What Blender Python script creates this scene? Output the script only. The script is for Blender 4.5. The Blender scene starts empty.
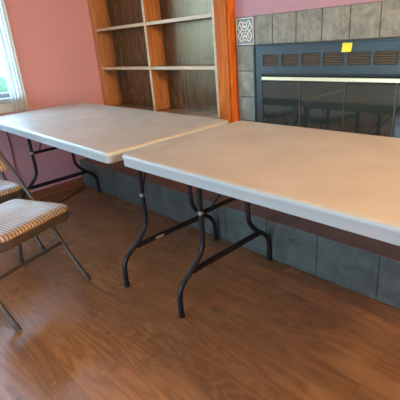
import bpy, bmesh, math, random
from mathutils import Vector, Matrix
random.seed(7)
C = bpy.context.scene.collection
PI = math.pi

# ------------------------------------------------------------------ helpers
def obj(name, bm, mat, parent=None, loc=None, smooth=None):
    me = bpy.data.meshes.new(name)
    bmesh.ops.recalc_face_normals(bm, faces=bm.faces[:])
    bm.to_mesh(me); bm.free()
    if smooth:
        for p in me.polygons: p.use_smooth = True
        try: me.set_sharp_from_angle(angle=math.radians(smooth))
        except Exception: pass
    me.materials.append(mat)
    o = bpy.data.objects.new(name, me); C.objects.link(o)
    if parent: o.parent = parent
    if loc: o.location = loc
    return o

def tag(o, label, cat, group=None):
    o['label'] = label; o['category'] = cat
    if group: o['group'] = group
    return o

def thing(name, label, cat, loc=(0, 0, 0), rz=0, group=None):
    o = bpy.data.objects.new(name, None); C.objects.link(o)
    o.location = loc; o.rotation_euler = (0, 0, rz); o.empty_display_size = .1
    return tag(o, label, cat, group)

def struct(name, bm, mat):
    o = obj(name, bm, mat); o['kind'] = 'structure'; return o

def box(bm, x0, x1, y0, y1, z0, z1, bev=0, seg=1):
    r = bmesh.ops.create_cube(bm, size=1)
    vs = r['verts']
    bmesh.ops.scale(bm, vec=(x1-x0, y1-y0, z1-z0), verts=vs)
    bmesh.ops.translate(bm, vec=((x0+x1)/2, (y0+y1)/2, (z0+z1)/2), verts=vs)
    if bev:
        es = list({e for v in vs for e in v.link_edges})
        bmesh.ops.bevel(bm, geom=es, offset=bev, segments=seg, affect='EDGES', profile=.5)

def BM(*boxes, bev=0, seg=1):
    bm = bmesh.new()
    for b in boxes: box(bm, *b, bev=bev, seg=seg)
    return bm

def smooth_path(pts, n=6):
    P = [Vector(p) for p in pts]; out = []
    for i in range(len(P)-1):
        p0 = P[max(i-1, 0)]; p1 = P[i]; p2 = P[i+1]; p3 = P[min(i+2, len(P)-1)]
        for k in range(n):
            t = k/n
            out.append(.5*((2*p1)+(p2-p0)*t+(2*p0-5*p1+4*p2-p3)*t*t+(3*p1-p0-3*p2+p3)*t**3))
    out.append(P[-1]); return out

def tube(bm, pts, r, seg=12, n=6, rn=None, flat=1.0):
    path = smooth_path(pts, n) if n > 1 else [Vector(p) for p in pts]
    rings = []; N = None
    for i, p in enumerate(path):
        t = (path[min(i+1, len(path)-1)]-path[max(i-1, 0)]).normalized()
        if N is None:
            a = Vector((0, 0, 1)) if abs(t.z) < .9 else Vector((1, 0, 0))
            N = (a-t*a.dot(t)).normalized()
        else: N = (N-t*N.dot(t)).normalized()
        B = t.cross(N)
        rings.append([bm.verts.new(p+N*math.cos(2*PI*k/seg)*r+B*math.sin(2*PI*k/seg)*r*flat) for k in range(seg)])
    for a, b in zip(rings, rings[1:]):
        for k in range(seg): bm.faces.new((a[k], a[(k+1) % seg], b[(k+1) % seg], b[k]))
    bm.faces.new(rings[0]); bm.faces.new(rings[-1])

def TB(*args, **kw):
    bm = bmesh.new(); tube(bm, *args, **kw); return bm

def rrect(x0, x1, y0, y1, r, inset, z, n=7):
    x0 += inset; x1 -= inset; y0 += inset; y1 -= inset; r = max(r-inset, .002)
    out = []
    for cx, cy, a0 in ((x1-r, y1-r, 0), (x0+r, y1-r, PI/2), (x0+r, y0+r, PI), (x1-r, y0+r, 1.5*PI)):
        for k in range(n+1):
            a = a0+PI/2*k/n; out.append((cx+r*math.cos(a), cy+r*math.sin(a), z))
    return out

def loft(bm, loops, cap0=True, cap1=True):
    L = [[bm.verts.new(p) for p in l] for l in loops]; n = len(L[0])
    for a, b in zip(L, L[1:]):
        for k in range(n): bm.faces.new((a[k], a[(k+1) % n], b[(k+1) % n], b[k]))
    if cap0: bm.faces.new(L[0])
    if cap1: bm.faces.new(L[-1])

# ------------------------------------------------------------------ materials
def mat(name, col=(.5, .5, .5), rough=.5, metal=0, spec=.5):
    m = bpy.data.materials.new(name); m.use_nodes = True
    b = m.node_tree.nodes['Principled BSDF']
    b.inputs['Base Color'].default_value = (*col, 1); b.inputs['Roughness'].default_value = rough
    b.inputs['Metallic'].default_value = metal; b.inputs['Specular IOR Level'].default_value = spec
    return m

class NT:
    def __init__(s, m): s.t = m.node_tree; s.b = s.t.nodes['Principled BSDF']
    def n(s, k, **kw):
        x = s.t.nodes.new(k)
        for a, v in kw.items():
            if a.startswith('i_'):
                x.inputs[int(a[2:]) if a[2:].isdigit() else a[2:].replace('_', ' ')].default_value = v
            else: setattr(x, a, v)
        return x
    def l(s, a, b): s.t.links.new(a, b)
    def coord(s, scale=(1, 1, 1), rot=(0, 0, 0)):
        c = s.n('ShaderNodeTexCoord'); m = s.n('ShaderNodeMapping')
        m.inputs['Scale'].default_value = scale; m.inputs['Rotation'].default_value = rot
        s.l(c.outputs['Object'], m.inputs['Vector']); return m.outputs[0]
    def noise(s, v, sc, det=4, dist=0, rough=.5):
        x = s.n('ShaderNodeTexNoise'); x.inputs['Scale'].default_value = sc
        x.inputs['Detail'].default_value = det; x.inputs['Distortion'].default_value = dist
        x.inputs['Roughness'].default_value = rough
        s.l(v, x.inputs['Vector']); return x.outputs['Fac']
    def ramp(s, f, stops):
        r = s.n('ShaderNodeValToRGB'); e = r.color_ramp.elements
        while len(e) < len(stops): e.new(.5)
        for k, (p, c) in enumerate(stops):
            e[k].position = p; e[k].color = (*c, 1) if len(c) == 3 else c
        s.l(f, r.inputs[0]); return r.outputs[0]
    def mix(s, f, a, b, mode='MIX'):
        x = s.n('ShaderNodeMix', data_type='RGBA', blend_type=mode)
        for i, v in ((0, f), (6, a), (7, b)):
            if isinstance(v, (int, float)): x.inputs[i].default_value = v
            elif isinstance(v, tuple): x.inputs[i].default_value = (*v, 1)
            else: s.l(v, x.inputs[i])
        return x.outputs[2]
    def bump(s, h, st=.2, d=.01):
        x = s.n('ShaderNodeBump'); x.inputs['Strength'].default_value = st; x.inputs['Distance'].default_value = d
        s.l(h, x.inputs['Height']); s.l(x.outputs[0], s.b.inputs['Normal'])
    def math(s, op, a, b=0):
        x = s.n('ShaderNodeMath', operation=op)
        for i, v in ((0, a), (1, b)):
            if isinstance(v, (int, float)): x.inputs[i].default_value = v
            else: s.l(v, x.inputs[i])
        return x.outputs[0]

def wood(name, stops, axis, rough=.4, bands=9, spec=.5):
    """oak: long fibres along axis with a wavy figure"""
    m = mat(name, rough=rough, spec=spec); t = NT(m)
    sc = [1, 1, 1]; sc[axis] = .09
    v = t.coord(tuple(sc))
    fig = t.noise(v, bands, 3, 1.4)
    fine = t.noise(v, 90, 4, .3, .7)
    band = t.math('FRACT', t.math('MULTIPLY', fig, 7))
    band = t.math('ABSOLUTE', t.math('SUBTRACT', band, .5))
    f = t.math('ADD', t.math('MULTIPLY', band, .9), t.math('MULTIPLY', fine, .55))
    t.l(t.ramp(f, stops), t.b.inputs['Base Color'])
    t.bump(fine, .12, .002)
    return m

def floor_mat():
    m = mat('oak_laminate_floor', rough=.3, spec=.5); t = NT(m)
    c = t.n('ShaderNodeTexCoord')
    br = t.n('ShaderNodeTexBrick'); br.offset = .37; br.offset_frequency = 2
    for k, v in (('Scale', 1), ('Mortar Size', .0009), ('Mortar Smooth', .1), ('Bias', 0), ('Brick Width', 1.2), ('Row Height', .098)):
        br.inputs[k].default_value = v
    br.inputs['Color1'].default_value = (0, 0, 0, 1); br.inputs['Color2'].default_value = (1, 1, 1, 1)
    br.inputs['Mortar'].default_value = (.5, .5, .5, 1)
    t.l(c.outputs['Object'], br.inputs['Vector'])
    # each board shifts its own grain
    sep = t.n('ShaderNodeVectorMath', operation='MULTIPLY'); t.l(br.outputs['Color'], sep.inputs[0]); sep.inputs[1].default_value = (7, 3, 5)
    add = t.n('ShaderNodeVectorMath', operation='ADD'); t.l(c.outputs['Object'], add.inputs[0]); t.l(sep.outputs[0], add.inputs[1])
    mp = t.n('ShaderNodeMapping'); mp.inputs['Scale'].default_value = (.13, 1, 1); t.l(add.outputs[0], mp.inputs['Vector'])
    v = mp.outputs[0]
    fig = t.noise(v, 8, 2, .8)
    band = t.math('ABSOLUTE', t.math('SUBTRACT', t.math('FRACT', t.math('MULTIPLY', fig, 9)), .5))
    fine = t.noise(v, 120, 4, .2, .7)
    f = t.math('ADD', t.math('MULTIPLY', band, .8), t.math('MULTIPLY', fine, .6))
    col = t.ramp(f, [(.2, (.19, .085, .034)), (.5, (.27, .125, .050)), (.85, (.34, .165, .070))])
    tone = t.ramp(br.outputs['Color'], [(0, (.84, .84, .84)), (1, (1.1, 1.08, 1.06))])
    col = t.mix(1.0, col, tone, 'MULTIPLY')
    seam = t.math('MULTIPLY', br.outputs['Fac'], .55)
    col = t.mix(seam, col, (.05, .02, .008))
    t.l(col, t.b.inputs['Base Color'])
    t.l(t.ramp(t.noise(c.outputs['Object'], 3, 4), [(.3, (.22,)*3), (.7, (.34,)*3)]), t.b.inputs['Roughness'])
    t.bump(t.math('ADD', t.math('MULTIPLY', br.outputs['Fac'], -1), t.math('MULTIPLY', fine, .25)), .15, .001)
    return m

def wall_mat(name, col):
    m = mat(name, col, .75, spec=.3); t = NT(m); v = t.coord()
    f = t.noise(v, 2.5, 3)
    t.l(t.mix(t.math('MULTIPLY', f, .25), col, tuple(c*.8 for c in col)), t.b.inputs['Base Color'])
    t.bump(t.noise(v, 140, 3), .15, .002); return m

def slate(name, a, b, c, rough=.5, scale=13):
    m = mat(name, rough=rough); t = NT(m); v = t.coord((1, 1, 1))
    f = t.noise(v, scale, 6, 1.1, .6); g = t.noise(v, 34, 5, .5, .6)
    mixf = t.math('ADD', t.math('MULTIPLY', f, .75), t.math('MULTIPLY', g, .3))
    t.l(t.ramp(mixf, [(.3, a), (.52, b), (.75, c)]), t.b.inputs['Base Color'])
    t.bump(mixf, .8, .012); return m

def plastic_top():
    m = mat('table_plastic', rough=.42, spec=.4); t = NT(m); v = t.coord()
    f = t.noise(v, 5, 5, .6); g = t.noise(v, 24, 4, .4)
    col = t.mix(t.ramp(f, [(.4, (0,)*3), (.72, (1,)*3)]), (.49, .43, .355), (.44, .38, .305))
    col = t.mix(t.ramp(g, [(.66, (0,)*3), (.78, (.12,)*3)]), col, (.74, .70, .64))
    t.l(col, t.b.inputs['Base Color'])
    t.l(t.ramp(f, [(.3, (.34,)*3), (.7, (.5,)*3)]), t.b.inputs['Roughness'])
    t.bump(t.noise(v, 260, 2), .12, .001); return m

def stripes():
    m = mat('striped_fabric', rough=.38, spec=.6); t = NT(m); v = t.coord()
    s = t.n('ShaderNodeSeparateXYZ'); t.l(v, s.inputs[0])
    wob = t.math('ADD', s.outputs[1], t.math('MULTIPLY', t.noise(v, 12, 2), .006))
    sn = t.math('SINE', t.math('MULTIPLY', wob, 2*PI/.0165))
    f = t.math('ADD', t.math('MULTIPLY', sn, .5), .5)
    fl = t.noise(v, 220, 2)
    f2 = t.math('ADD', f, t.math('MULTIPLY', t.math('SUBTRACT', fl, .5), .5))
    t.l(t.ramp(f2, [(.2, (.15, .088, .052)), (.5, (.29, .19, .115)), (.8, (.45, .345, .24))]), t.b.inputs['Base Color'])
    t.bump(f, .5, .003); return m

M = {}
M['floor'] = floor_mat()
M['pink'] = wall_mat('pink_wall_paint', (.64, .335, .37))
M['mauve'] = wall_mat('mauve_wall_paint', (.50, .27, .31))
M['white'] = wall_mat('ceiling_paint', (.78, .76, .73))
M['oak'] = wood('oak_casing', [(.2, (.40, .085, .008)), (.55, (.56, .125, .012)), (.9, (.66, .17, .020))], 2, rough=.6, spec=.15)
M['oak_in'] = wood('oak_inner_panel', [(.2, (.36, .13, .045)), (.55, (.52, .20, .065)), (.9, (.62, .255, .09))], 2)
m = M['oak_div'] = wood('oak_divider_drilled', [(.2, (.36, .13, .045)), (.55, (.52, .20, .065)), (.9, (.62, .255, .09))], 2)
t = NT(m); tc_ = t.n('ShaderNodeTexCoord'); sx = t.n('ShaderNodeSeparateXYZ'); t.l(tc_.outputs['Object'], sx.inputs[0])
dz = t.math('SUBTRACT', t.math('FRACT', t.math('MULTIPLY', sx.outputs[2], 1/.032)), .5); dz = t.math('MULTIPLY', dz, .032)
hole = None
for yy in (-.035, .045):
    dy = t.math('SUBTRACT', sx.outputs[1], yy)
    d2 = t.math('SQRT', t.math('ADD', t.math('MULTIPLY', dz, dz), t.math('MULTIPLY', dy, dy)))
    hh_ = t.math('LESS_THAN', d2, .0036); hole = hh_ if hole is None else t.math('MAXIMUM', hole, hh_)
src = t.b.inputs['Base Color'].links[0].from_socket
t.l(t.mix(hole, src, (.02, .008, .003)), t.b.inputs['Base Color'])
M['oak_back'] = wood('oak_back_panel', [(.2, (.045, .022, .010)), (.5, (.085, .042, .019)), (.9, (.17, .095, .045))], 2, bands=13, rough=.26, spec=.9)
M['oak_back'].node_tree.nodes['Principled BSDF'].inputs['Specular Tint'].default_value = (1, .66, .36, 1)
M['oak_edge'] = wood('oak_pale_edge', [(.2, (.42, .27, .15)), (.9, (.62, .44, .27))], 0)
M['oak_shelf'] = wood('oak_shelf_board', [(.2, (.20, .10, .05)), (.55, (.32, .175, .09)), (.9, (.4, .235, .13))], 0, rough=.35)
M['base_wood'] = wood('baseboard_wood', [(.2, (.20, .07, .03)), (.9, (.36, .14, .06))], 1)
M['tile'] = slate('surround_slate', (.15, .145, .115), (.25, .235, .185), (.40, .365, .285), .6)
M['tile'].node_tree.nodes['Principled BSDF'].inputs['Specular IOR Level'].default_value = .3
M['riser'] = slate('riser_slate', (.042, .048, .042), (.08, .088, .076), (.14, .148, .128), .5, 7)
M['hearth_top'] = slate('hearth_top_slate', (.10, .075, .07), (.15, .115, .105), (.2, .16, .145), .5, 5)
M['grout'] = mat('grout', (.13, .10, .08), .8)
M['grout_d'] = mat('dark_grout', (.14, .145, .13), .8)
M['relief'] = mat('pewter_relief', (.85, .85, .80), .4, .1)
M['relief_bg'] = mat('pewter_ground', (.20, .20, .18), .5, .2)
M['frame'] = mat('blue_black_enamel', (.045, .062, .068), .38, .35, .6)
M['dark'] = mat('louver_dark', (.012, .011, .010), .6)
M['slat'] = mat('louver_slat', (.22, .16, .115), .45, .3)
M['brass'] = mat('polished_brass', (.90, .80, .50), .38, .9)
M['plastic'] = plastic_top()
M['rim'] = mat('table_rim_cool_light', (.47, .50, .49), .45, spec=.4)  # same plastic as the tops; cool window light is put into this colour
M['steel'] = mat('charcoal_steel', (.022, .022, .026), .38, .5)
M['zinc'] = mat('zinc_ring', (.40, .42, .45), .35, .8)
M['paper'] = mat('warning_paper', (.55, .50, .44), .6)
M['chair_metal'] = mat('taupe_metal', (.085, .072, .065), .38, .5)
M['rubber'] = mat('rubber_foot', (.05, .035, .028), .7)
M['stripe'] = stripes(); M['stripe'].node_tree.nodes['Principled BSDF'].inputs['Sheen Weight'].default_value = .3
M['seat_side'] = mat('seat_pan_brown', (.07, .052, .042), .45, .2)
M['note'] = mat('yellow_paper', (.92, .78, .05), .7)
M['trim'] = mat('window_casing_paint', (.52, .53, .52), .45)
M['sash'] = mat('sash_grey', (.30, .36, .42), .4)
m = mat('sheer_curtain', (.86, .82, .74), .8); M['sheer'] = m
nt = m.node_tree; o_ = nt.nodes['Material Output']; tl = nt.nodes.new('ShaderNodeBsdfTranslucent'); tl.inputs[0].default_value = (.88, .85, .78, 1)
tp = nt.nodes.new('ShaderNodeBsdfTransparent'); mx = nt.nodes.new('ShaderNodeMixShader'); mx.inputs[0].default_value = .8
my = nt.nodes.new('ShaderNodeMixShader'); my.inputs[0].default_value = .45
nt.links.new(nt.nodes['Principled BSDF'].outputs[0], mx.inputs[1]); nt.links.new(tl.outputs[0], mx.inputs[2]); nt.links.new(mx.outputs[0], my.inputs[1]); nt.links.new(tp.outputs[0], my.inputs[2]); nt.links.new(my.outputs[0], o_.inputs[0])
M['cord'] = mat('brown_cord', (.05, .025, .02), .5)
M['door_edge'] = mat('bronze_door_edge', (.10, .075, .05), .4, .6)
M['brick'] = mat('firebox_soot', (.02, .018, .016), .9)
M['log'] = mat('gas_log', (.10, .075, .055), .9)

def glass_mat(name, tint, gloss_rough=.02, film=None, ior=1.5):
    m = bpy.data.materials.new(name); m.use_nodes = True; nt = m.node_tree
    for n in list(nt.nodes): nt.nodes.remove(n)
    o = nt.nodes.new('ShaderNodeOutputMaterial'); tr = nt.nodes.new('ShaderNodeBsdfTransparent'); tr.inputs[0].default_value = (*tint, 1)
    gl = nt.nodes.new('ShaderNodeBsdfGlossy'); gl.inputs['Roughness'].default_value = gloss_rough
    lw = nt.nodes.new('ShaderNodeLayerWeight'); lw.inputs['Blend'].default_value = .5
    p5 = nt.nodes.new('ShaderNodeMath'); p5.operation = 'POWER'; p5.inputs[1].default_value = 5; nt.links.new(lw.outputs['Facing'], p5.inputs[0])
    f0 = ((ior-1)/(ior+1))**2
    fr = nt.nodes.new('ShaderNodeMath'); fr.operation = 'MULTIPLY_ADD'; fr.inputs[1].default_value = 1-f0; fr.inputs[2].default_value = f0; nt.links.new(p5.outputs[0], fr.inputs[0])
    mx = nt.nodes.new('ShaderNodeMixShader')
    nt.links.new(fr.outputs[0], mx.inputs[0]); nt.links.new(tr.outputs[0], mx.inputs[1]); nt.links.new(gl.outputs[0], mx.inputs[2])
    if film:
        df = nt.nodes.new('ShaderNodeBsdfDiffuse'); df.inputs[0].default_value = (*film, 1); m2 = nt.nodes.new('ShaderNodeMixShader'); m2.inputs[0].default_value = .3
        nt.links.new(mx.outputs[0], m2.inputs[1]); nt.links.new(df.outputs[0], m2.inputs[2]); nt.links.new(m2.outputs[0], o.inputs[0])
    else: nt.links.new(mx.outputs[0], o.inputs[0])
    return m
M['pane'] = glass_mat('window_glass', (.95, .97, .97))
M['firedoor'] = glass_mat('smoked_fireplace_glass', (.35, .36, .32), .03, film=(.075, .10, .09), ior=2.3)

def emis(name, col, s):
    m = bpy.data.materials.new(name); m.use_nodes = True; nt = m.node_tree
    for n in list(nt.nodes): nt.nodes.remove(n)
    o = nt.nodes.new('ShaderNodeOutputMaterial'); e = nt.nodes.new('ShaderNodeEmission')
    e.inputs[0].default_value = (*col, 1); e.inputs[1].default_value = s
    nt.links.new(e.outputs[0], o.inputs[0]); return m
M['bulb'] = emis('warm_lamp_diffuser', (1, .80, .38), 350)

# ------------------------------------------------------------------ the room
XL, XR, YF, YB, ZC = -3.30, 2.4, -2.6, 1.957, 2.42       # left, right, behind the camera, fireplace wall, ceiling
WY0, WY1, WZ0, WZ1 = -.2, 1.20, .84, 2.12              # left window
BX0, BX1, BZ0, BZ1 = -2.6, -.2, .30, 2.12               # window behind the camera
struct('floor', BM((XL-.14, XR+.14, YF-.14, 2.2, -.08, 0)), M['floor'])
struct('ceiling', BM((XL-.14, XR+.14, YF-.14, 2.2, ZC, ZC+.08)), M['white'])
struct('wall_left', BM((XL-.14, XL, YF-.14, WY0, 0, ZC), (XL-.14, XL, WY1, 2.2, 0, ZC),
                       (XL-.14, XL, WY0, WY1, 0, WZ0), (XL-.14, XL, WY0, WY1, WZ1, ZC)), M['pink'])
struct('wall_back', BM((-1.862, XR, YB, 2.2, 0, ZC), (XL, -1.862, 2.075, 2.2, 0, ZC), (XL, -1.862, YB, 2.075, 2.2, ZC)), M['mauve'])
struct('wall_right', BM((XR, XR+.14, YF-.14, 2.2, 0, ZC)), M['pink'])
struct('wall_front', BM((XL, BX0, YF-.14, YF, 0, ZC), (BX1, XR, YF-.14, YF, 0, ZC),
                        (BX0, BX1, YF-.14, YF, 0, BZ0), (BX0, BX1, YF-.14, YF, BZ1, ZC)), M['pink'])
struct('baseboard_left', BM((XL, XL+.014, YF, 1.56, 0, .075), bev=.003), M['base_wood'])
struct('baseboard_front', BM((XL+.014, XR-.014, YF, YF+.014, 0, .075), bev=.003), M['base_wood'])
struct('baseboard_right', BM((XR-.014, XR, YF, YB, 0, .075), bev=.003), M['base_wood'])

def portal(name, loc, rot, sx, sy):
    l = bpy.data.lights.new(name, 'AREA'); l.shape = 'RECTANGLE'; l.size = sx; l.size_y = sy
    l.cycles.is_portal = True
    o = bpy.data.objects.new(name, l); C.objects.link(o); o.location = loc; o.rotation_euler = rot

# left window: casing, jambs, stool, sash, panes
w = bpy.data.objects.new('window_1', None); C.objects.link(w); w['kind'] = 'structure'; w.location = (XL, 0, 0)
o = obj('casing', BM((0, .02, WY0-.075, WY0, WZ0-.10, WZ1+.075), (0, .02, WY1, WY1+.03, WZ0-.10, WZ1+.075),
                     (0, .02, WY0, WY1, WZ1, WZ1+.075), (0, .018, WY0, WY1, WZ0-.10, WZ0-.03), bev=.003), M['trim'], w)
obj('window_stool', BM((-.135, .045, WY0+.001, WY1-.001, WZ0-.03, WZ0+.004), bev=.004), M['sash'], w)
obj('jamb', BM((-.135, 0, WY1-.012, WY1, WZ0, WZ1), (-.135, 0, WY0, WY0+.012, WZ0, WZ1), (-.135, 0, WY0, WY1, WZ1-.012, WZ1)), M['trim'], w)
ym = .50
obj('sash', BM((-.11, -.075, WY1-.035, WY1-.012, WZ0, WZ1), (-.11, -.075, WY0+.012, WY0+.055, WZ0, WZ1), (-.11, -.075, ym-.025, ym+.025, WZ0, WZ1),
               (-.11, -.075, WY0+.012, WY1-.012, WZ0, WZ0+.035), (-.11, -.075, WY0+.012, WY1-.012, WZ1-.055, WZ1-.012), bev=.003), M['sash'], w)
for a, b in ((WY0+.05, ym-.02), (ym+.02, WY1-.03)):
    obj('pane', BM((-.094, -.090, a, b, WZ0+.04, WZ1-.05)), M['pane'], w)
# sheer curtain panel gathered at the right end of the window
cu = thing('sheer_curtain', 'cream sheer curtain panel gathered at the right end of the bright left window', 'curtain', (XL+.055, 1.15, .715))
bm = bmesh.new(); rows = []
for i in range(15):
    z = i/14*1.46; row = []
    for k in range(49):
        a = k/48; wdt = .115+.015*(z/1.46)
        row.append(bm.verts.new((.012*math.sin(a*2*PI*4.5+.4*math.sin(z*3)), (a-.5)*wdt, z)))
    rows.append(row)
for a, c in zip(rows, rows[1:]):
    for k in range(48): bm.faces.new((a[k], a[k+1], c[k+1], c[k]))
o = obj('cloth', bm, M['sheer'], cu, smooth=80)
tag(obj('curtain_rod', TB([(XL+.055, WY0-.12, 2.185), (XL+.055, WY1+.10, 2.185)], .009, 12, 1), M['brass'], smooth=60), 'slim brass curtain rod above the left window', 'curtain rod')
portal('window_portal', (XL-.15, (WY0+WY1)/2, (WZ0+WZ1)/2), (0, -PI/2, 0), WZ1-WZ0, WY1-WY0)
# window behind the camera
w = bpy.data.objects.new('window_2', None); C.objects.link(w); w['kind'] = 'structure'; w.location = (0, YF, 0)
obj('casing', BM((BX0-.075, BX0, 0, .02, BZ0-.1, BZ1+.075), (BX1, BX1+.075, 0, .02, BZ0-.1, BZ1+.075), (BX0, BX1, 0, .02, BZ1, BZ1+.075),
                 (BX0, BX1, 0, .04, BZ0-.05, BZ0)), M['trim'], w)
obj('sash', BM((BX0, BX0+.05, -.11, -.075, BZ0, BZ1), (BX1-.05, BX1, -.11, -.075, BZ0, BZ1), (-1.425, -1.375, -.11, -.075, BZ0, BZ1),
               (BX0, BX1, -.11, -.075, BZ0, BZ0+.05), (BX0, BX1, -.11, -.075, BZ1-.05, BZ1)), M['trim'], w)
obj('pane', BM((BX0+.04, BX1-.04, -.094, -.09, BZ0+.04, BZ1-.04)), M['pane'], w)
portal('window_portal', ((BX0+BX1)/2, YF-.15, (BZ0+BZ1)/2), (PI/2, 0, 0), BX1-BX0, BZ1-BZ0)

# outside: lawn and hedge
m = mat('lawn', (.3, .4, .3), .9); t = NT(m); v = t.coord()
t.l(t.ramp(t.noise(v, 6, 5), [(.3, (.10, .17, .10)), (.7, (.26, .34, .20))]), t.b.inputs['Base Color'])
struct('ground_outside', BM((-60, 40, -60, 40, -.75, -.65)), m)
m = mat('hedge_leaf', (.05, .09, .04), .8); t = NT(m); v = t.coord()
t.l(t.ramp(t.noise(v, 9, 5), [(.3, (.02, .05, .02)), (.7, (.10, .16, .07))]), t.b.inputs['Base Color'])
hb = bmesh.new(); bmesh.ops.create_grid(hb, x_segments=1, y_segments=1, size=.5); hb.free()
hb = bmesh.new()
for k in range(60):
    r = bmesh.ops.create_icosphere(hb, subdivisions=2, radius=random.uniform(.45, .75))
    c = Vector((-16+random.uniform(-.4, .4), -14+k*.5, -.35+random.uniform(-.1, .25)))
    for q in r['verts']: q.co = c+q.co*(1+random.uniform(-.12, .12))
tag(obj('hedge', hb, m, smooth=60), 'low green hedge far outside the bright left window', 'hedge')

# ------------------------------------------------------------------ hearth
HY, HZ = 1.5635, .2333
h = thing('raised_hearth', 'low raised hearth with grey slate riser and brown slate top under the fireplace', 'hearth', (-1.4, 1.75, 0))
def at_root(root, bm):
    bmesh.ops.translate(bm, vec=-Vector(root.location), verts=bm.verts[:]); return bm
HX1 = .35
obj('core', at_root(h, BM((XL+.001, HX1, HY+.008, 1.944, .0, HZ-.012))), M['grout_d'], h)
bm = bmesh.new(); xs = [XL+.001]+[-.614+.305*k for k in range(-8, 4)]
xs = [x for x in xs if x <= HX1]
for a, b in zip(xs, xs[1:]+[HX1]):
    if b-a > .03: box(bm, a+.001, b-.001, HY, HY+.012, .004, HZ-.002, bev=.002)
obj('riser_tiles', at_root(h, bm), M['riser'], h)
bm = bmesh.new()
for a, b in zip(xs, xs[1:]+[HX1]):
    if b-a > .03: box(bm, a+.0008, b-.0008, HY+.001, 1.89 if b < -1.75 else 1.943, HZ-.013, HZ, bev=.001)
obj('top_tiles', at_root(h, bm), M['hearth_top'], h)

# ------------------------------------------------------------------ bookcase
BY0, BY1 = 1.90, 2.05
b = thing('built_in_bookcase', 'oak built-in bookcase with empty shelves in two bays left of the fireplace', 'bookcase', (-2.55, 1.97, HZ))
def bc(name, m, *boxes, bev=0.0015): return obj(name, at_root(b, BM(*boxes, bev=bev)), m, b)
bl, bmx, br_ = XL+.003, -2.552, -1.862
zt = 2.15
bc('side_panel', M['oak_in'], (bl, bl+.068, BY0+.0005, BY1, HZ+.001, zt))
bc('side_panel', M['oak_in'], (br_, br_+.020, BY0+.004, BY1, HZ+.001, zt))
bc('divider', M['oak_div'], (bmx-.010, bmx+.010, BY0+.004, BY1, .66, zt))
bc('edge_strip', M['oak_edge'], (bmx-.011, bmx+.011, BY0, BY0+.004, .645, zt), bev=.0008)
bc('edge_strip', M['oak_edge'], (br_-.012, br_+.008, BY0, BY0+.004, .645, zt), bev=.0008)
bc('back_panel', M['oak_back'], (bl+.068, br_, BY1, BY1+.012, HZ+.001, zt))
bc('bottom_board', M['oak_shelf'], (bl+.068, br_, BY0+.002, BY1, .635, .655))
bc('base_panel', M['oak'], (bl+.068, br_, BY0+.012, BY0+.03, HZ+.001, .634))
bc('top_board', M['oak'], (bl, br_+.02, BY0, BY1, zt, zt+.03))
for x0, x1 in ((bl+.070, bmx-.0115), (bmx+.0115, br_-.0005)):
    for z in (.974, 1.277, 1.58, 1.88):
        s = bc('shelf', M['oak_shelf'], (x0, x1, BY0+.009, BY1-.001, z-.010, z+.010))
        obj('shelf_edge', at_root(b, BM((x0, x1, BY0+.0045, BY0+.009, z-.011, z+.011), bev=.001)), M['oak_edge'], s)
bc('casing', M['oak'], (br_+.0085, -1.757, BY0-.002, BY0+.055, HZ+.001, 2.2))
bc('casing_moulding', M['oak'], (-1.754, -1.736, BY0+.003, BY0+.055, HZ+.001, 2.2), bev=.004)
bc('head_casing', M['oak'], (bl, br_+.008, BY0-.002, BY0+.055, zt+.031, 2.2))

# ------------------------------------------------------------------ fireplace surround
FX0, FX1, FZ1, TZ1 = -1.587, -.445, 1.0934, 1.248
TW = .1475
s = thing('tile_surround', 'grey slate tile border around the fireplace with one relief corner tile', 'tile surround', (-1.016, 1.95, HZ))
bm = BM((-1.727, FX0, 1.950, YB-.0005, HZ+.001, TZ1), (FX1, -.305, 1.950, YB-.0005, HZ+.001, TZ1), (FX0, FX1, 1.950, YB-.0005, FZ1, TZ1))
obj('grout_bed', at_root(s, bm), M['grout'], s)
bm = bmesh.new()
g = .0022
jx = [FX0+.002, -1.46, -1.309, -1.159, -1.012, -.868, -.722, -.575, FX1]
for a, c in zip(jx, jx[1:]): box(bm, a+g, c-g, 1.944, 1.952, FZ1+g, TZ1-g, bev=.002)
zz = [FZ1, .951, .80, .652, .504, .356, HZ+.002]
for xa, xb in ((-1.725, FX0), (FX1, -.307)):
    for a, c in zip(zz, zz[1:]): box(bm, xa+g, xb-g, 1.944, 1.952, c+g, a-g, bev=.002)
box(bm, FX1+g, -.307-g, 1.944, 1.952, FZ1+g, TZ1-g, bev=.002)
obj('tiles', at_root(s, bm), M['tile'], s)
d = obj('relief_tile', at_root(s, BM((-1.725+g, FX0-g, 1.944, 1.952, FZ1+g, TZ1-g), bev=.002)), M['relief_bg'], s)
d['label'] = 'corner tile with a raised knotwork pattern'
bm = bmesh.new()
cx, cz = -1.656, (FZ1+TZ1)/2
def P(u, v): return (cx+u, 1.943, cz+v)
for sx in (1, -1):
    for sz in (1, -1):
        tube(bm, [P(sx*.004, sz*.004), P(sx*.018, sz*.012), P(sx*.030, sz*.028), P(sx*.040, sz*.046), P(sx*.028, sz*.054), P(sx*.016, sz*.042), P(sx*.012, sz*.026), P(sx*.001, sz*.020)], .0026, 6, 4)
    tube(bm, [P(sx*.044, .040), P(sx*.050, .018), P(sx*.036, 0), P(sx*.050, -.018), P(sx*.044, -.040)], .0026, 6, 4)
    tube(bm, [P(sx*.022, .012), P(sx*.032, 0), P(sx*.022, -.012)], .0025, 6, 4)
for q in (.030, -.030, .050, -.050):
    tube(bm, [P(-.010, q), P(0, q*.86), P(.010, q)], .0025, 6, 4)
e = .0025
for x0, x1, z0, z1 in ((-.061, .061, .068, .0715), (-.061, .061, -.0715, -.068), (-.064, -.061, -.0715, .0715), (.061, .064, -.0715, .0715)):
    box(bm, cx+x0, cx+x1, 1.9425, 1.945, cz+z0, cz+z1, bev=.0006)
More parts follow.
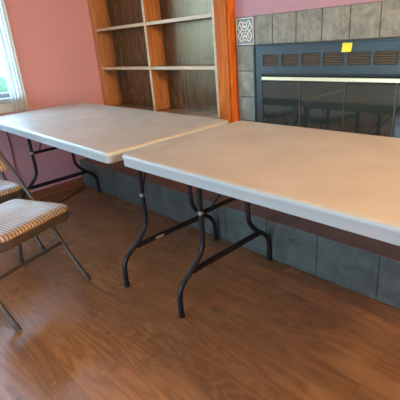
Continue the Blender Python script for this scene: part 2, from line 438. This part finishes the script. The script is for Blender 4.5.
obj('knotwork', at_root(s, bm), M['relief'], d, smooth=60).location = (0, 0, 0)

# ------------------------------------------------------------------ fireplace insert
f = thing('fireplace', 'dark metal fireplace insert with louvered top and smoked glass doors', 'fireplace', (-1.016, 1.94, HZ))
# cut the wall for the firebox by building the box shallow, in front of the wall
FY = 1.938
def fp(name, m, *boxes, bev=.0012, parent=None): return obj(name, at_root(f, BM(*boxes, bev=bev)), m, parent or f)
DX0, DX1, DZ0, DZ1 = -1.532, -.50, .30, .940
slots = [(-1.521, -1.412), (-1.393, -1.284), (-1.266, -1.155), (-1.139, -1.026), (-1.009, -.895), (-.880, -.768), (-.752, -.640), (-.624, -.512)]
sz0, sz1 = .981, 1.040
fr = [(FX0+.001, FX1-.001, FY-.004, YB-.001, sz1, FZ1-.001), (FX0+.001, FX1-.001, FY-.004, YB-.001, DZ1, sz0),
      (FX0+.001, DX0, FY-.004, YB-.001, HZ+.001, DZ1), (DX1, FX1-.001, FY-.004, YB-.001, HZ+.001, DZ1), (DX0, DX1, FY-.004, YB-.001, HZ+.001, DZ0)]
prev = FX0+.001
for a, c in slots: fr.append((prev, a, FY-.004, YB-.001, sz0, sz1)); prev = c
fr.append((prev, FX1-.001, FY-.004, YB-.001, sz0, sz1))
bm = bmesh.new()
for q in fr: box(bm, *q)
bmesh.ops.remove_doubles(bm, verts=bm.verts, dist=1e-5)
# raised outer lip
for q in ((FX0+.001, FX1-.001, FY-.012, FY-.003, FZ1-.010, FZ1-.001), (FX0+.001, FX0+.010, FY-.012, FY-.003, HZ+.001, FZ1-.010), (FX1-.010, FX1-.001, FY-.012, FY-.003, HZ+.001, FZ1-.010)):
    box(bm, *q, bev=.002)
obj('frame', at_root(f, bm), M['frame'], f)
for a, c in slots:
    gq = fp('louver_grille', M['dark'], (a, c, YB-.006, YB-.001, sz0, sz1), bev=0)
    bm = bmesh.new()
    for k in range(5):
        z = sz0+.007+k*.0115
        bmesh.ops.create_cube(bm, size=1, matrix=Matrix.Translation(((a+c)/2, FY+.002, z)) @ Matrix.Rotation(math.radians(35), 4, 'X') @ Matrix.Diagonal((c-a-.001, .011, .0018, 1)))
    obj('slats', at_root(f, bm), M['slat'], gq)
fp('door_track', M['dark'], (DX0, DX1, FY-.001, YB-.001, .928, .939), bev=0)
fp('firebox_back', M['brick'], (DX0, DX1, YB-.003, YB-.0012, DZ0, .927), bev=0)
br = fp('brass_strip', M['brass'], (DX0+.002, DX1-.002, FY-.010, FY-.004, .902, .922), bev=.002)
br['label'] = 'bright brass strip above the glass doors'
dx = [DX0, -1.272, -1.013, -.763, DX1]
for a, c in zip(dx, dx[1:]):
    dr = fp('glass_door', M['firedoor'], (a+.003, c-.003, FY-.003, FY+.002, DZ0+.006, .901), bev=0)
    fp('door_edge', M['door_edge'], (a+.0002, a+.0035, FY-.006, FY+.003, DZ0+.003, .9015), (c-.0035, c-.0002, FY-.006, FY+.003, DZ0+.003, .9015), parent=dr, bev=0)
# sticky note
bm = bmesh.new(); n = 6; vs = []
for i in range(n+1):
    v = i/n
    row = []
    for j in range(3):
        u = j/2
        row.append(bm.verts.new((-.026+.050*u+.003*v*1, -.0008-.010*max(0, .5-v)**2*2, .042*v-.021+.0)))
    vs.append(row)
for i in range(n):
    for j in range(2): bm.faces.new((vs[i][j], vs[i][j+1], vs[i+1][j+1], vs[i+1][j]))
o = obj('sticky_note', bm, M['note']); o.location = (-1.014, FY-.0045, 1.0625)
md = o.modifiers.new('thick', 'SOLIDIFY'); md.thickness = .0006; md.offset = 0
tag(o, 'small square yellow sticky note stuck above the fireplace louvers', 'sticky note')

# ------------------------------------------------------------------ folding tables
def table(label, loc, rz, L, W, ia, ib, sticker=False):
    """x to the right along the long side, origin at the middle of the floor footprint"""
    t = thing('folding_table', label, 'table', loc, rz, 'white folding tables')
    x0, x1, y0, y1 = -L/2, L/2, -W/2, W/2; R = .034; Z = .74
    bm = bmesh.new()
    prof = [(.30, Z-.0005), (.03, Z-.0005), (.010, Z), (.004, Z-.0015), (.0012, Z-.005), (0, Z-.010), (0, Z-.017), (.0025, Z-.020), (.0025, Z-.044), (.004, Z-.048), (.008, Z-.050), (.014, Z-.050), (.018, Z-.046), (.020, Z-.030), (.16, Z-.030)]
    loft(bm, [rrect(x0, x1, y0, y1, R, i, z, 8) if i < R else rrect(x0+i, x1-i, y0+i, y1-i, .004, 0, z, 8) for i, z in prof])
    top = obj('tabletop', bm, M['plastic'], t, smooth=40)
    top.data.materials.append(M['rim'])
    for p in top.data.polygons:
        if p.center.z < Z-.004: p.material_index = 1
    for s in (-1, 1):
        obj('side_rail', BM((x0+.05, x1-.05, s*(W/2-.075)-.011, s*(W/2-.075)+.011, Z-.046, Z-.031), bev=.002), M['steel'], t)
    for xe, sg in ((x0+ia, 1), (x1-ib, -1)):
        for s in (-1, 1):
            ya, yb = s*.157, s*.322
            pts = [(xe, ya, .700), (xe, ya, .60), (xe, ya, .45), (xe, ya, .33), (xe, s*.170, .275), (xe, s*.225, .215), (xe, s*.290, .165), (xe, yb*.985, .120), (xe, yb, .070), (xe, yb, .012)]
            lg = obj('leg', TB(pts, .0127, 12, 5), M['steel'], t, smooth=50)
            obj('foot_cap', TB([(xe, yb, 0), (xe, yb, .022)], .0142, 12, 1), M['steel'], lg, smooth=50)
            obj('lock_ring', TB([(xe, ya, .448), (xe, ya, .464)], .0138, 12, 1), M['zinc'], lg, smooth=50)
        obj('lower_crossbar', TB([(xe, -.232, .198), (xe, .232, .198)], .0145, 12, 1), M['steel'], t, smooth=50)
        obj('hinge_bar', TB([(xe, -(W/2-.066), .700), (xe, W/2-.066, .700)], .0120, 12, 1), M['steel'], t, smooth=50)
        if sticker and sg < 0:      # this end has its struts running in towards the middle and a paper label on the low bar
            for s in (-1, 1):
                obj('brace', TB([(xe, s*.157, .462), (xe-.01, s*.125, .530), (xe-.03, s*.04, .698)], .0050, 8, 1), M['steel'], t, smooth=50)
            st = obj('warning_sticker', BM((xe+.0135, xe+.0150, -.118, -.066, .192, .2065), bev=.0004), M['paper'], t)
            st['label'] = 'small pale paper label on the low crossbar'
        else:
            obj('upper_crossbar', TB([(xe, -.157, .452), (xe, .157, .452)], .0110, 12, 1), M['steel'], t, smooth=50)
            for s in (-1, 1):
                obj('brace', TB([(xe, s*.10, .452), (xe+sg*.03, s*.10, .49), (xe+sg*.20, s*.09, .698)], .0045, 8, 1), M['steel'], t, smooth=50)
    return t
WT = .76
# near table: front-left top corner and heading from the photo
def place(corner, th, L): 
    u = Vector((math.cos(th), math.sin(th), 0)); n = Vector((-u.y, u.x, 0))
    return Vector((*corner, 0))+u*L/2+n*WT/2
LN, LF = 1.83, 1.69
pn = place((-1.424, .8522), .0017, LN)
table('beige-topped folding table nearest the camera, in front of the fireplace', pn, .0017, LN, WT, .224, .213)
u2 = -.0167
cf = Vector((-1.484, .8283, 0))-Vector((math.cos(u2), math.sin(u2), 0))*LF
pf = place((cf.x, cf.y), u2, LF)
table('beige-topped folding table farther away, in front of the bookcase and by the window', pf, u2, LF, WT, .145, .120, True)

# ------------------------------------------------------------------ folding chairs
def chair(label, loc, rz):
    """faces +x; origin between the front feet"""
    t = thing('folding_chair', label, 'chair', loc, rz, 'striped folding chairs')
    hw = .223
    for s in (-1, 1):
        y = s*hw
        pts = [(0, y, .014), (-.072, y, .100), (-.142, y, .198), (-.205, y*.985, .311), (-.285, y*.965, .43), (-.398, y*.95, .592), (-.469, y*.94, .690), (-.525, y*.93, .80), (-.548, y*.92, .86)]
        lg = obj('front_leg', TB(pts, .0105, 12, 5), M['chair_metal'], t, smooth=50)
        obj('rubber_foot', TB([(.010, y, 0), (-.010, y, .026)], .0135, 12, 1), M['rubber'], lg, smooth=50)
        y2 = s*.196
        lg = obj('rear_leg', TB([(-.505, y2, .014), (-.472, y2, .15), (-.40, y2, .29), (-.30, y2, .385), (-.14, y2, .397)], .0098, 12, 5), M['chair_metal'], t, smooth=50)
        obj('rubber_foot', TB([(-.509, y2, 0), (-.502, y2, .028)], .013, 12, 1), M['rubber'], lg, smooth=50)
    obj('front_stretcher', TB([(-.142, -hw, .198), (-.142, hw, .198)], .0085, 10, 1), M['chair_metal'], t, smooth=50)
    obj('rear_stretcher', TB([(-.472, -.196, .15), (-.472, .196, .15)], .008, 10, 1), M['chair_metal'], t, smooth=50)
    # seat pan + cushion
    x0, x1 = -.395, .022
    def seatloop(ins, z, r=.055, crown=0):
        pts = rrect(x0, x1, -.205, .205, r, ins, z, 6)
        return [(p[0], p[1]*(1-.10*(x1-p[0])/(x1-x0)), p[2]+.012*((p[0]-x0)/(x1-x0)-.5)) for p in pts]
    bm = bmesh.new()
    loft(bm, [seatloop(.012, .378), seatloop(.002, .382), seatloop(0, .390), seatloop(0, .418), seatloop(.004, .421)])
    obj('seat_pan', bm, M['seat_side'], t, smooth=40)
    bm = bmesh.new()
    loft(bm, [seatloop(.003, .421), seatloop(.000, .427), seatloop(.003, .437), seatloop(.012, .445), seatloop(.035, .451), seatloop(.08, .455, .09), seatloop(.14, .457, .15)], cap0=False)
    obj('seat', bm, M['stripe'], t, smooth=60)
    # backrest: curved padded panel between the tubes
    bm = bmesh.new()
    def ring(zf):
        xc = -.402-.150*zf-.0; z = .590+.235*zf; out = []
        n = 12; hwb = .196
        tk = .017*math.sqrt(max(0.02, 1-(2*zf-1)**8))
        for k in range(n+1):
            a = k/n*2-1; out.append((xc-.035*(1-a*a)+tk*math.sqrt(max(.04, 1-a**6)), a*hwb, z))
        for k in range(n, -1, -1):
            a = k/n*2-1; out.append((xc-.035*(1-a*a)-tk*.6*math.sqrt(max(.04, 1-a**6)), a*hwb, z))
        return out
    loft(bm, [ring(z) for z in (0, .03, .1, .25, .5, .75, .9, .97, 1)])
    obj('backrest', bm, M['stripe'], t, smooth=60)
    obj('top_rail', TB([(-.546, -hw*.92, .855), (-.572, -.15, .872), (-.590, 0, .876), (-.572, .15, .872), (-.546, hw*.92, .855)], .0105, 12, 5), M['chair_metal'], t, smooth=50)
    return t
ang = math.atan2(.2894, .9572)
Pm = Vector((-1.829, .786, 0)); wv = Vector((.2894, -.9572, 0))
chair('striped folding chair in front of the tables, its seat whole in the picture', Pm+wv*.223, ang)
a2 = math.radians(4)
P2 = Vector((-2.35, .765, 0))
chair('striped folding chair half hidden behind the nearer chair, close to the window wall', P2+Vector((math.sin(a2), -math.cos(a2), 0))*.223, a2)

# ------------------------------------------------------------------ cords
bm = TB([(-3.262, 1.545, .034), (-3.20, 1.50, .010), (-3.16, 1.40, .005), (-3.08, 1.28, .005), (-3.05, 1.15, .005), (-3.12, 1.02, .005), (-3.2, .85, .005), (-3.24, .6, .005)], .0038, 8, 6)
tag(obj('power_cord', bm, M['cord'], smooth=60), 'thin dark cord curving over the floor beneath the far table', 'cord')
bm = TB([(-3.292, 1.02, .735), (-3.2935, 1.022, .5), (-3.2925, 1.018, .3), (-3.279, 1.02, .09), (-3.277, 1.02, .01)], .0032, 8, 5)
tag(obj('hanging_cord', bm, M['cord'], smooth=60), 'thin dark cord hanging straight down the pink wall under the window', 'cord')

# ------------------------------------------------------------------ floor lamp standing to the right, out of the frame
lp = thing('floor_lamp', 'brass floor lamp with an opal globe right of the fireplace', 'lamp', (1.75, 1.15, 0))
bm = bmesh.new(); loft(bm, [[(q*math.cos(2*PI*k/32), q*math.sin(2*PI*k/32), z) for k in range(32)] for q, z in ((.14, 0), (.14, .012), (.05, .03), (.014, .05))])
obj('base', bm, M['brass'], lp, smooth=50)
obj('pole', TB([(0, 0, .045), (0, 0, 1.52)], .011, 16, 1), M['brass'], lp, smooth=60)
bm = bmesh.new(); bmesh.ops.create_uvsphere(bm, u_segments=32, v_segments=16, radius=.13, matrix=Matrix.Translation((0, 0, 1.64)))
obj('globe', bm, M['bulb'], lp, smooth=80)

# ------------------------------------------------------------------ sky
w = bpy.data.worlds.new('World'); bpy.context.scene.world = w; w.use_nodes = True
nt = w.node_tree; bg = nt.nodes['Background']
tc = nt.nodes.new('ShaderNodeTexCoord'); sp = nt.nodes.new('ShaderNodeSeparateXYZ'); rp = nt.nodes.new('ShaderNodeValToRGB')
nt.links.new(tc.outputs['Generated'], sp.inputs[0]); nt.links.new(sp.outputs[2], rp.inputs[0]); nt.links.new(rp.outputs[0], bg.inputs[0])
rp.color_ramp.elements[0].position = 0; rp.color_ramp.elements[0].color = (.48, .80, 1, 1)
rp.color_ramp.elements[1].position = .6; rp.color_ramp.elements[1].color = (.42, .66, 1, 1)
bg.inputs[1].default_value = 10
# the hazy bright part of the sky stands low on the window side
lobe = nt.nodes.new('ShaderNodeVectorMath'); lobe.operation = 'DOT_PRODUCT'; lobe.inputs[1].default_value = Vector((-.80, -.55, .28)).normalized()
nt.links.new(tc.outputs['Generated'], lobe.inputs[0])
mx1 = nt.nodes.new('ShaderNodeMath'); mx1.operation = 'MAXIMUM'; mx1.inputs[1].default_value = 0; nt.links.new(lobe.outputs['Value'], mx1.inputs[0])
pw = nt.nodes.new('ShaderNodeMath'); pw.operation = 'POWER'; pw.inputs[1].default_value = 5; nt.links.new(mx1.outputs[0], pw.inputs[0])
ml = nt.nodes.new('ShaderNodeMath'); ml.operation = 'MULTIPLY_ADD'; ml.inputs[1].default_value = 3; ml.inputs[2].default_value = 14
nt.links.new(pw.outputs[0], ml.inputs[0]); nt.links.new(ml.outputs[0], bg.inputs[1])

# ------------------------------------------------------------------ camera
F_, yaw, pitch, roll, hh = 404.7191, .8389, .3826, -.0824, 1.1632
cy, sy, cp, sp_ = math.cos(yaw), math.sin(yaw), math.cos(pitch), math.sin(pitch)
Fw = Vector((-sy*cp, cy*cp, -sp_)); Rt = Vector((cy, sy, 0)); Up = Rt.cross(Fw)
R2 = Rt*math.cos(roll)+Up*math.sin(roll); U2 = -Rt*math.sin(roll)+Up*math.cos(roll)
cd = bpy.data.cameras.new('Camera'); cam = bpy.data.objects.new('Camera', cd); C.objects.link(cam)
cd.sensor_width = 36; cd.sensor_fit = 'HORIZONTAL'; cd.lens = 36*F_/400; cd.clip_start = .02; cd.clip_end = 200
mm = Matrix((R2, U2, -Fw)).transposed().to_4x4(); mm.translation = Vector((0, 0, hh)); cam.matrix_world = mm
bpy.context.scene.camera = cam
vs_ = bpy.context.scene.view_settings
vs_.view_transform = 'Standard'; vs_.look = 'None'; vs_.gamma = 1; vs_.use_curve_mapping = False; vs_.exposure = 0.0
